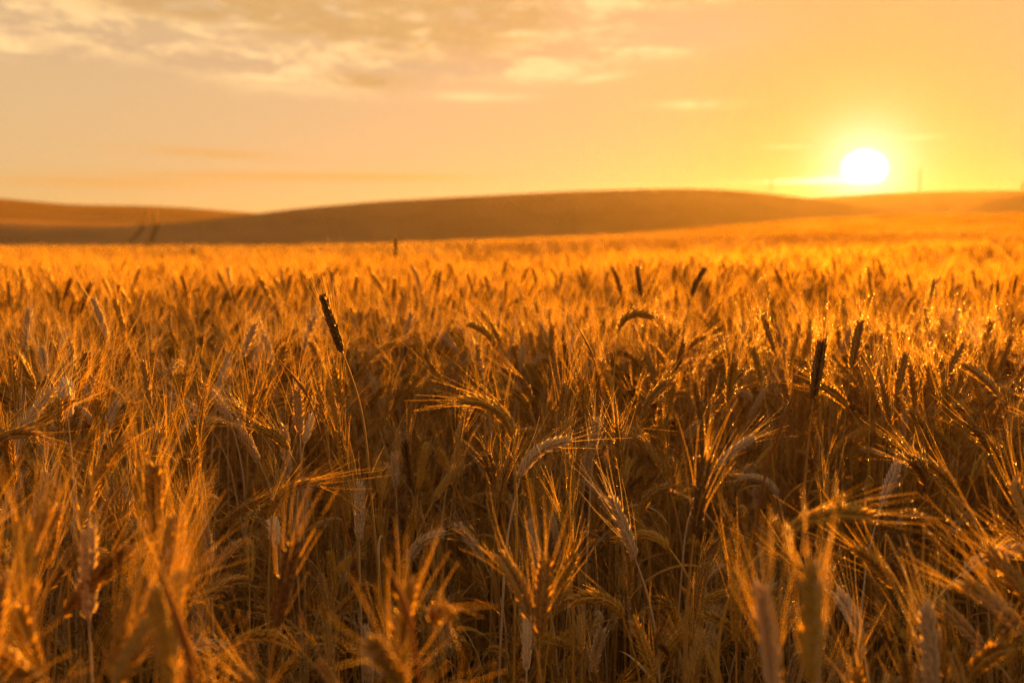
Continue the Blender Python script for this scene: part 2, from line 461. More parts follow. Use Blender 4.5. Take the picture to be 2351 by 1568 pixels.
# ---------------------------------------------------------------- air
def haze():
    m, t, o = simple_mat('warm_haze')
    v = t.new('ShaderNodeVolumePrincipled'); v.inputs['Color'].default_value = c4(*HAZE_COL); v.inputs['Density'].default_value = HAZE_DENS
    v.inputs['Anisotropy'].default_value = HAZE_G
    t.l.new(v.outputs[0], o.inputs['Volume'])
    x, z0, z1 = 5600.0, -VALLEY - 3.0, 51.0
    V = [(a, b, c) for c in (z0, z1) for a, b in ((-x, -x), (x, -x), (x, x), (-x, x))]
    F = [(3, 2, 1, 0), (4, 5, 6, 7), (0, 1, 5, 4), (1, 2, 6, 5), (2, 3, 7, 6), (3, 0, 4, 7)]
    h = link(bpy.data.objects.new('haze', mesh_np('haze', V, F4=F, mats=[m], smooth_shade=False)))
    tag(h, 'warm evening haze lying over the fields and hills', 'haze', kind='stuff')
if HAZE_DENS > 0: haze()
# ---------------------------------------------------------------- straw materials
STRAW = {'golden': ((.55, .33, .045), (.71, .46, .08)), 'pale': ((.72, .55, .31), (.84, .68, .42)),
         'brown': ((.42, .25, .055), (.56, .35, .085)), 'dark': ((.16, .09, .03), (.27, .16, .055)),
         'rust': ((.30, .10, .02), (.40, .15, .03)), 'pale_lit': ((.84, .71, .52), (.92, .82, .65)), 'mixed': None, 'awn': ((.76, .46, .035), (.92, .60, .065))}  # lightest tone: pale straw lightened in colour to stand in for skylight
def straw_mat(name, tone, trans, gloss=0.35, rough=0.52, sat=1.0):
    m, t, o = simple_mat(name)
    oi = t.new('ShaderNodeObjectInfo'); tc = t.new('ShaderNodeTexCoord')
    nz = t.noise(tc.outputs['Object'], 160.0, 3, 0.6)
    big = t.noise(tc.outputs['Object'], 22.0, 2, 0.5)
    f = t.m('ADD', t.m('MULTIPLY', nz, .6), t.m('MULTIPLY', big, .5), clamp=True)
    if tone == 'mixed':
        lo = t.ramp(oi.outputs['Random'], [(0.0, STRAW['dark'][1]), (.34, STRAW['brown'][0]), (.52, STRAW['brown'][1]), (.70, STRAW['golden'][0]), (.85, STRAW['golden'][1]), (1.0, STRAW['pale'][0])])  # random straw tones, weighted dark to stand in for backlit silhouettes
        hi = t.ramp(oi.outputs['Random'], [(0.0, STRAW['brown'][0]), (.34, STRAW['brown'][1]), (.52, STRAW['golden'][0]), (.70, STRAW['golden'][1]), (.85, STRAW['pale'][0]), (1.0, STRAW['pale'][1])])
    else:
        lo, hi = c4(*STRAW[tone][0]), c4(*STRAW[tone][1])
    col = t.mix(t.mapr(f, .3, .75), lo, hi)
    d = t.new('ShaderNodeBsdfDiffuse'); t.put(d.inputs[0], col)
    tr = t.new('ShaderNodeBsdfTranslucent'); t.put(tr.inputs[0], t.mix(1.0, col, c4(1.0, .80, .40), 'MULTIPLY') if trans > .3 else col)
    g = t.new('ShaderNodeBsdfGlossy'); g.inputs[0].default_value = c4(1, .88, .6); g.inputs['Roughness'].default_value = rough
    fr = t.new('ShaderNodeFresnel'); fr.inputs[0].default_value = 1.45
    a = t.new('ShaderNodeMixShader'); a.inputs[0].default_value = trans
    t.l.new(d.outputs[0], a.inputs[1]); t.l.new(tr.outputs[0], a.inputs[2])
    b = t.new('ShaderNodeMixShader'); t.put(b.inputs[0], t.m('ADD', t.m('MULTIPLY', fr.outputs[0], gloss), gloss * 0.04, clamp=True))
    t.l.new(a.outputs[0], b.inputs[1]); t.l.new(g.outputs[0], b.inputs[2])
    t.l.new(b.outputs[0], o.inputs[0]); return m
def awn_mat(name, tone):
    """Thin fibres: they let the light straight through, spread a little, as well as scattering it."""
    m, t, o = simple_mat(name)
    oi = t.new('ShaderNodeObjectInfo')
    col = t.mix(oi.outputs['Random'], c4(*STRAW[tone][0]), c4(*STRAW[tone][1]))
    d = t.new('ShaderNodeBsdfDiffuse'); t.put(d.inputs[0], col)
    tr = t.new('ShaderNodeBsdfTranslucent'); t.put(tr.inputs[0], col)
    rf = t.new('ShaderNodeBsdfRefraction'); t.put(rf.inputs[0], col); rf.inputs['Roughness'].default_value = .8; rf.inputs['IOR'].default_value = 1.32
    g = t.new('ShaderNodeBsdfGlossy'); g.inputs[0].default_value = c4(1, .88, .6); g.inputs['Roughness'].default_value = .4
    def mx(f, a, b):
        s = t.new('ShaderNodeMixShader'); s.inputs[0].default_value = f
        t.l.new(a.outputs[0], s.inputs[1]); t.l.new(b.outputs[0], s.inputs[2]); return s
    s = mx(.12, mx(.045, mx(.66, d, tr), rf), g)
    t.l.new(s.outputs[0], o.inputs[0]); return m
def dew_mat():
    m, t, o = simple_mat('dew_drop')
    g = t.new('ShaderNodeBsdfGlossy'); g.inputs[0].default_value = c4(1, 1, 1); g.inputs['Roughness'].default_value = .3
    rf = t.new('ShaderNodeBsdfRefraction'); rf.inputs[0].default_value = c4(1, 1, 1); rf.inputs['Roughness'].default_value = .5; rf.inputs['IOR'].default_value = 1.33
    a = t.new('ShaderNodeMixShader'); a.inputs[0].default_value = .64
    t.l.new(rf.outputs[0], a.inputs[1]); t.l.new(g.outputs[0], a.inputs[2]); t.l.new(a.outputs[0], o.inputs[0]); return m
EAR_M = {k: straw_mat('wheat_ear_' + k, k, 0.16) for k in STRAW if k != 'awn'}
AWN_M = {k: awn_mat('wheat_awn_' + k, {'dark': 'golden', 'brown': 'golden', 'mixed': 'awn', 'golden': 'awn'}.get(k, k)) for k in STRAW if k != 'awn'}
STEM_M = {k: straw_mat('wheat_straw_' + k, {'dark': 'brown'}.get(k, k), 0.10) for k in STRAW if k != 'awn'}
LEAF_M = straw_mat('dry_leaf', 'mixed', 0.45, rough=.5)
DEW_M = dew_mat()

# ---------------------------------------------------------------- one wheat plant, as arrays
def kernel(ns=6):
    """Husk of one grain: pointed, fuller towards the base; axis +Z, length 1, half width 1."""
    u = np.array([0, .16, .40, .66, .86, 1.0]); r = np.array([.30, .80, 1.0, .78, .40, .04])
    w = np.linspace(0, 2 * math.pi, ns, endpoint=False)
    V = np.stack([np.outer(r, np.cos(w)), np.outer(r, np.sin(w)), np.repeat(u[:, None], ns, 1)], -1).reshape(-1, 3)
    n = len(u); i, k = np.meshgrid(np.arange(n - 1), np.arange(ns), indexing='ij')
    F = np.stack([i * ns + k, i * ns + (k + 1) % ns, (i + 1) * ns + (k + 1) % ns, (i + 1) * ns + k], -1).reshape(-1, 4)
    return V, F
K_HI, K_LO = kernel(6), (None, None)
def kernel_lo():
    u = np.array([0, .4, 1.0]); r = np.array([.5, 1.0, .06]); ns = 4
    w = np.linspace(0, 2 * math.pi, ns, endpoint=False)
    V = np.stack([np.outer(r, np.cos(w)), np.outer(r, np.sin(w)), np.repeat(u[:, None], ns, 1)], -1).reshape(-1, 3)
    i, k = np.meshgrid(np.arange(2), np.arange(ns), indexing='ij')
    F = np.stack([i * ns + k, i * ns + (k + 1) % ns, (i + 1) * ns + (k + 1) % ns, (i + 1) * ns + k], -1).reshape(-1, 4)
    return V, F
K_LO = kernel_lo()
OCT_V = np.array([(1, 0, 0), (-1, 0, 0), (0, 1, 0), (0, -1, 0), (0, 0, 1), (0, 0, -1)], float)
OCT_F = np.array([(0, 2, 4), (2, 1, 4), (1, 3, 4), (3, 0, 4), (2, 0, 5), (1, 2, 5), (3, 1, 5), (0, 3, 5)])
def ico():
    V = [v for v in OCT_V]; F = []
    mid = {}
    def mp(a, b):
        k = (min(a, b), max(a, b))
        if k not in mid:
            v = V[a] + V[b]; V.append(v / np.linalg.norm(v)); mid[k] = len(V) - 1
        return mid[k]
    for a, b, c in OCT_F:
        x, y, z = mp(a, b), mp(b, c), mp(c, a)
        F += [(a, x, z), (x, b, y), (z, y, c), (x, y, z)]
    return np.array(V), np.array(F)
DROP_V, DROP_F = ico()
DROP_F = DROP_F[[DROP_V[f].mean(0)[1] < .12 for f in DROP_F]]       # the lit skin of a drop: an open shell
OCT_F = OCT_F[[OCT_V[f].mean(0)[1] < .0 for f in OCT_F]]

def stalk_curve(H, lean, phi_b, phi_t, psi, L, bendlen=0.16):
    """Centre line of a stalk: straight straw leaning by LEAN, bent over its last BENDLEN to PHI_B where the ear
    starts, and on to PHI_T at the ear's tip; all in the vertical plane of azimuth PSI. Returns points and ear frames."""
    ns = 26; s1 = max(H - bendlen, .05)
    s = np.concatenate([np.linspace(0, s1, 8), np.linspace(s1, H, ns - 8 + 1)[1:]])
    ang = lean + (phi_b - lean) * smooth((s - s1) / max(H - s1, 1e-3)) 
    ne = 25; se = np.linspace(0, L, ne); ea = phi_b + (phi_t - phi_b) * (se / L) ** 0.9
    S = np.concatenate([s, H + se[1:]]); A = np.concatenate([ang, ea[1:]])
    dS = np.diff(S); am = (A[1:] + A[:-1]) / 2
    h = np.concatenate([[0], np.cumsum(np.sin(am) * dS)]); z = np.concatenate([[0], np.cumsum(np.cos(am) * dS)])
    P = np.stack([h * math.sin(psi), h * math.cos(psi), z], -1)
    e0 = ns - 0 - 1 + 0
    e0 = len(s) - 1
    T = np.stack([np.sin(A) * math.sin(psi), np.sin(A) * math.cos(psi), np.cos(A)], -1)
    return P[:e0 + 1], P[e0:], T[e0:]

def ribbon_tube(P, rads, ns):
    P = np.asarray(P); n = len(P)
    T = np.gradient(P, axis=0); T /= np.linalg.norm(T, axis=1)[:, None]
    ref = np.array([0.83, 0.55, 0.02])
    A = np.cross(T, ref); A /= np.linalg.norm(A, axis=1)[:, None]; B = np.cross(T, A)
    w = np.linspace(0, 2 * math.pi, ns, endpoint=False)
    V = P[:, None, :] + np.asarray(rads)[:, None, None] * (np.cos(w)[None, :, None] * A[:, None] + np.sin(w)[None, :, None] * B[:, None])
    i, k = np.meshgrid(np.arange(n - 1), np.arange(ns), indexing='ij')
    F = np.stack([i * ns + k, i * ns + (k + 1) % ns, (i + 1) * ns + (k + 1) % ns, (i + 1) * ns + k], -1).reshape(-1, 4)
    return V.reshape(-1, 3), F

def ear_geo(C, T, L, g, detail=2, awn_keep=.13, husk=True, spread=1.0, awn_len=.066, fat=1.0, nsp=None, dew=1.0, awn_w=1.0, twist=None):
    """Ear and beard along the centre line C (25 points, tangents T). detail 2: every husk; 1: plain husks; 0: a bumpy spindle."""
    ne = len(C)
    tw = g.uniform(0, math.pi) if twist is None else twist
    side0 = np.cross(T[0], [0.3, 0.2, 0.93]); 
    if np.linalg.norm(side0) < 1e-3: side0 = np.array([1.0, 0, 0])
    Nn = []; n = side0 / np.linalg.norm(side0)
    for i in range(ne):
        n = n - T[i] * np.dot(n, T[i]); n /= np.linalg.norm(n); Nn.append(n)
    Nn = np.array(Nn); Bn = np.cross(T, Nn)
    X = np.cos(tw) * Nn + np.sin(tw) * Bn; Y = -np.sin(tw) * Nn + np.cos(tw) * Bn
    def frame(u):
        q = np.clip(u, 0, 1) * (ne - 1); i = np.minimum(q.astype(int), ne - 2); f = (q - i)[:, None]
        lerp = lambda M: M[i] * (1 - f) + M[i + 1] * f
        return lerp(C), lerp(X), lerp(Y), lerp(T)
    nsp = nsp or int(round(L / 0.0043)); 
    k = np.arange(nsp); u = 0.015 + 0.90 * k / (nsp - 1)
    sgn = np.where(k % 2 == 0, 1.0, -1.0)
    prof = np.interp(u, [0, .1, .35, .7, .92, 1], [.62, .88, 1.0, .93, .70, .5])
    Vs, Fs, off = [], [], 0
    tips, dirs = [], []
    rows = [(-1, 1.0), (0, .92), (1, 1.0)] if detail == 2 else ([(-.7, 1.0), (.7, 1.0)] if detail == 1 else [])
    p, x, y, t = frame(u)
    KV, KF = K_HI if detail == 2 else K_LO
    for fan, ln in (rows or [(-.7, 1.0), (.7, 1.0)]):
        a = R(20) * prof * (1.0 + .25 * g.standard_normal(nsp)) * (1.25 if fan == 0 else 1.0)
        b = fan * R(17) * (1 + .2 * g.standard_normal(nsp))
        ax = t * (np.cos(a) * np.cos(b))[:, None] + x * (sgn * np.sin(a))[:, None] + y * np.sin(b)[:, None]
        ax /= np.linalg.norm(ax, axis=1)[:, None]
        base = p + x * (sgn * .0012)[:, None] + y * (fan * .0012)
        if fan == 0: base = base + t * .0016 + x * (sgn * .0010)[:, None]
        length = .0136 * prof ** .5 * ln * (1 + .06 * g.standard_normal(nsp)) * fat ** .5
        wid = .00245 * prof * fat
        e1 = np.cross(ax, t + 0.01 * y); nrm = np.linalg.norm(e1, axis=1)[:, None]; e1 = np.where(nrm > 1e-3, e1 / np.maximum(nrm, 1e-6), y)
        e2 = np.cross(ax, e1)
        if detail > 0:
            V = base[:, None] + KV[None, :, 0:1] * (e1 * wid[:, None])[:, None] + KV[None, :, 1:2] * (e2 * (wid * .82)[:, None])[:, None] + KV[None, :, 2:3] * (ax * length[:, None])[:, None]
            nk = len(KV)
            Fs.append((KF[None] + (np.arange(nsp) * nk)[:, None, None]).reshape(-1, 4) + off); Vs.append(V.reshape(-1, 3)); off += nsp * nk
        if fan != 0: tips.append(base + ax * (length * .97)[:, None]); dirs.append(ax)
    if detail == 0:
        q = np.linspace(0, 1, 12); pp, xx, yy, tt = frame(q)
        rr = .0082 * np.interp(q, [0, .08, .4, .8, 1], [.35, .9, 1, .8, .2]) * (1 + .22 * np.cos(q * nsp * 1.6)) * fat
        V, F = ribbon_tube(pp, rr, 5); Vs.append(V); Fs.append(F)
    elif detail == 2 or True:
        q = np.linspace(0, 1, 7); pp, xx, yy, tt = frame(q)
        V, F = ribbon_tube(pp, .0016 * np.linspace(1, .6, 7), 4); Vs.append(V); Fs.append(F + off)
    ear = (np.concatenate(Vs), np.concatenate(Fs))
    # beard
    tips = np.concatenate(tips); ktips = tips.copy(); dirs = np.concatenate(dirs); uu = np.tile(u, 2)
    if detail == 2: keep = g.random(len(tips)) < .66
    elif detail == 1: keep = g.random(len(tips)) < .70
    else: keep = g.random(len(tips)) < awn_keep
    tips, dirs, uu = tips[keep], dirs[keep], uu[keep]
    na = len(tips); tl = np.repeat(T[None, -1], na, 0) * .5 + frame(uu)[3] * .5
    d0 = dirs * spread + tl * (1.25 - .25 * spread) + g.standard_normal((na, 3)) * .075 * spread
    d0 /= np.linalg.norm(d0, axis=1)[:, None]
    al = awn_len * np.interp(uu, [0, .25, .7, 1], [.62, .95, 1.0, .85]) * (1 + .14 * g.standard_normal(na))
    nseg = 5 if detail == 2 else (3 if detail == 1 else 2)
    sq = np.linspace(0, 1, nseg + 1)
    curl = g.standard_normal((na, 3)) * .10 + dirs * .10 * spread
    P = tips[:, None] + al[:, None, None] * (sq[None, :, None] * d0[:, None] + (sq ** 2)[None, :, None] * curl[:, None])
    wv = g.standard_normal((na, 3)); e1 = np.cross(d0, wv); e1 /= np.linalg.norm(e1, axis=1)[:, None]; e2 = np.cross(d0, e1)
    hw = .00021 * awn_w * np.interp(sq, [0, .15, 1], [1.25, 1.0, .42])
    left = P - e1[:, None] * hw[None, :, None] + e2[:, None] * (hw * .5)[None, :, None]
    right = P + e1[:, None] * hw[None, :, None] + e2[:, None] * (hw * .5)[None, :, None]
    if detail == 2:
        V = np.stack([left, P, right], 2); npn = 3
    else:
        V = np.stack([left, right], 2); npn = 2
    V = V.reshape(-1, 3)
    ai, si, ki = np.meshgrid(np.arange(na), np.arange(nseg), np.arange(npn - 1), indexing='ij')
    b0 = (ai * (nseg + 1) + si) * npn + ki
    F = np.stack([b0, b0 + 1, b0 + npn + 1, b0 + npn], -1).reshape(-1, 4)
    if detail >= 1 and husk:
        # papery husk edges standing off the grains: thin sheets that light up from behind
        hv, hf, ho = [], [], 0
        pr = prof
        for fan in (-1.0, 1.0):
            b = R(26) * (1 + .25 * g.standard_normal(nsp)); c_ = fan * R(16)
            ax = t * np.cos(b)[:, None] + x * (sgn * np.sin(b))[:, None] + y * math.sin(c_)
            ax /= np.linalg.norm(ax, axis=1)[:, None]
            sd = y * math.cos(fan * .5) + x * (sgn * math.sin(fan * .5))[:, None]; sd -= ax * (sd * ax).sum(1)[:, None]; sd /= np.linalg.norm(sd, axis=1)[:, None]
            b0_ = p + x * (sgn * .0024)[:, None] + y * (fan * .0020)
            ln = .0098 * pr ** .5 * fat ** .5 * (1 + .12 * g.standard_normal(nsp)); wd = .0013 * pr * fat
            q = np.array([0, .35, .7, 1.0]); ww = np.array([.6, 1.0, .75, .05])
            ctr = b0_[:, None] + ax[:, None] * (ln[:, None] * q[None])[:, :, None]
            sw = sd[:, None] * (wd[:, None] * ww[None])[:, :, None]
            HV = np.stack([ctr - sw, ctr + sw], 2).reshape(-1, 3)
            si_, ki_ = np.meshgrid(np.arange(nsp), np.arange(3), indexing='ij'); q0 = (si_ * 4 + ki_) * 2
            hf.append(np.stack([q0, q0 + 1, q0 + 3, q0 + 2], -1).reshape(-1, 4) + ho); hv.append(HV); ho += len(HV)
        F = np.concatenate([F] + [h + len(V) for h in hf]); V = np.concatenate([V] + hv)
    drops = None
    if dew > 0 and detail >= 1:
        nd = int(na * (3.6 if detail == 2 else .6) * dew)
        ia = g.integers(0, na, nd); q = g.random(nd) ** 1.25 * .95
        c = tips[ia] + al[ia, None] * (q[:, None] * d0[ia] + (q ** 2)[:, None] * curl[ia])
        ne_ = int(len(ktips) * .35 * dew) if detail == 2 else 0
        rr = .00042 * np.exp(g.standard_normal(nd) * .35) * (1.0 if detail == 2 else 1.1)
        c = c - np.array([0, 0, 1]) * (rr * .6)[:, None]
        if ne_:
            c = np.concatenate([c, ktips[g.integers(0, len(ktips), ne_)] + g.standard_normal((ne_, 3)) * .0006]); rr = np.concatenate([rr, .00055 * np.exp(g.standard_normal(ne_) * .3)]); nd += ne_
        DV, DF = (DROP_V, DROP_F) if detail == 2 else (OCT_V, OCT_F)
        dv = (c[:, None] + DV[None] * rr[:, None, None]).reshape(-1, 3)
        df = (DF[None] + (np.arange(nd) * len(DV))[:, None, None]).reshape(-1, 3)
        drops = (dv, df)
    return ear, (V, F), drops

def leaf_geo(base, psi, length, width, g, droop=1.0):
    n = 12; s = np.linspace(0, 1, n)
    a = R(g.uniform(12, 32)) + droop * R(g.uniform(60, 130)) * s ** 1.5
    ds = length / (n - 1)
    h = np.concatenate([[0], np.cumsum(np.sin(a[1:]) * ds)]); z = np.concatenate([[0], np.cumsum(np.cos(a[1:]) * ds)])
    twist = g.uniform(-2.2, 2.2) * s
    ps = psi + g.uniform(-.5, .5) * s
    C = base + np.stack([h * np.sin(ps), h * np.cos(ps), z], -1)
    side = np.stack([np.cos(ps) * np.cos(twist), -np.sin(ps) * np.cos(twist), np.sin(twist)], -1)
    nor = np.stack([np.sin(ps), np.cos(ps), np.zeros(n)], -1)
    w = width * np.interp(s, [0, .12, .5, .85, 1], [.5, 1, .9, .45, .03]) / 2
    V = np.stack([C - side * w[:, None] + nor * (w * .35)[:, None], C, C + side * w[:, None] + nor * (w * .35)[:, None]], 1).reshape(-1, 3)
    i, k = np.meshgrid(np.arange(n - 1), np.arange(2), indexing='ij'); b = i * 3 + k
    return V, np.stack([b, b + 1, b + 4, b + 3], -1).reshape(-1, 4)

def stalk_parts(H, lean, phi_b, phi_t, psi, L, g, detail=2, leaves=1, **kw):
    S, C, T = stalk_curve(H, lean, phi_b, phi_t, psi, L)
    rs = np.interp(np.linspace(0, 1, len(S)), [0, .6, 1], [.0019, .0016, .00095])
    nodes = 1.0
    if detail == 2: stem = ribbon_tube(S, rs, 6)
    elif detail == 1: stem = ribbon_tube(S[[0, 7, 12, 17, 21, 25]], rs[[0, 7, 12, 17, 21, 25]], 4)
    else: stem = ribbon_tube(S[[4, 10, 25]], rs[[4, 10, 25]] * 1.3, 3)
    ear, beard, drops = ear_geo(C, T, L, g, detail, **kw)
    lv = []
    for _ in range(leaves):
        q = g.uniform(.35, .72) * H
        i = int(np.argmin(np.abs(S[:, 2] - q)))
        lv.append(leaf_geo(S[i], g.uniform(0, 6.28), g.uniform(.12, .22), g.uniform(.005, .009), g))
    return dict(stem=stem, ear=ear, beard=beard, drops=drops, leaves=lv, top=C, S=S)

def cat(parts):
    """Join (V, F) pairs; returns V, quads, triangles, material numbers."""
    Vs, Q, T, mq, mt, off = [], [], [], [], [], 0
    for V, F, mi in parts:
        Vs.append(V)
        F = np.asarray(F) + off
        if F.shape[1] == 4: Q.append(F); mq.append(np.full(len(F), mi))
        else: T.append(F); mt.append(np.full(len(F), mi))
        off += len(V)
    return np.concatenate(Vs), np.concatenate(Q), (np.concatenate(T) if T else None), np.concatenate(mq + mt)

def build_thing(D, tone, loc, label, group, leaf_parts=True, awn_tone=None):
    root = link(bpy.data.objects.new('wheat_stalk', None)); root.location = loc
    root.empty_display_size = 0.05
    tag(root, label, 'wheat', group)
    add_parts(root, D, tone, awn_tone); return root
def add_parts(root, D, tone, awn_tone=None):
    at = awn_tone or tone
    V, F = D['stem']; link(bpy.data.objects.new('stem', mesh_np('stem', V, F, mats=[STEM_M[tone]])), root)
    V, F = D['ear']; ear = link(bpy.data.objects.new('ear', mesh_np('ear', V, F, mats=[EAR_M[tone]])), root)
    bits = [(D['beard'][0], D['beard'][1], 0)]
    if D['drops'] is not None: bits.append((D['drops'][0], D['drops'][1], 1))
    V, Q, T3, mi = cat(bits)
    link(bpy.data.objects.new('beard', mesh_np('beard', V, Q, T3, [AWN_M[at], DEW_M], mi=mi)), ear)
    for V, F in D['leaves']: link(bpy.data.objects.new('leaf', mesh_np('leaf', V, F, mats=[LEAF_M])), root)
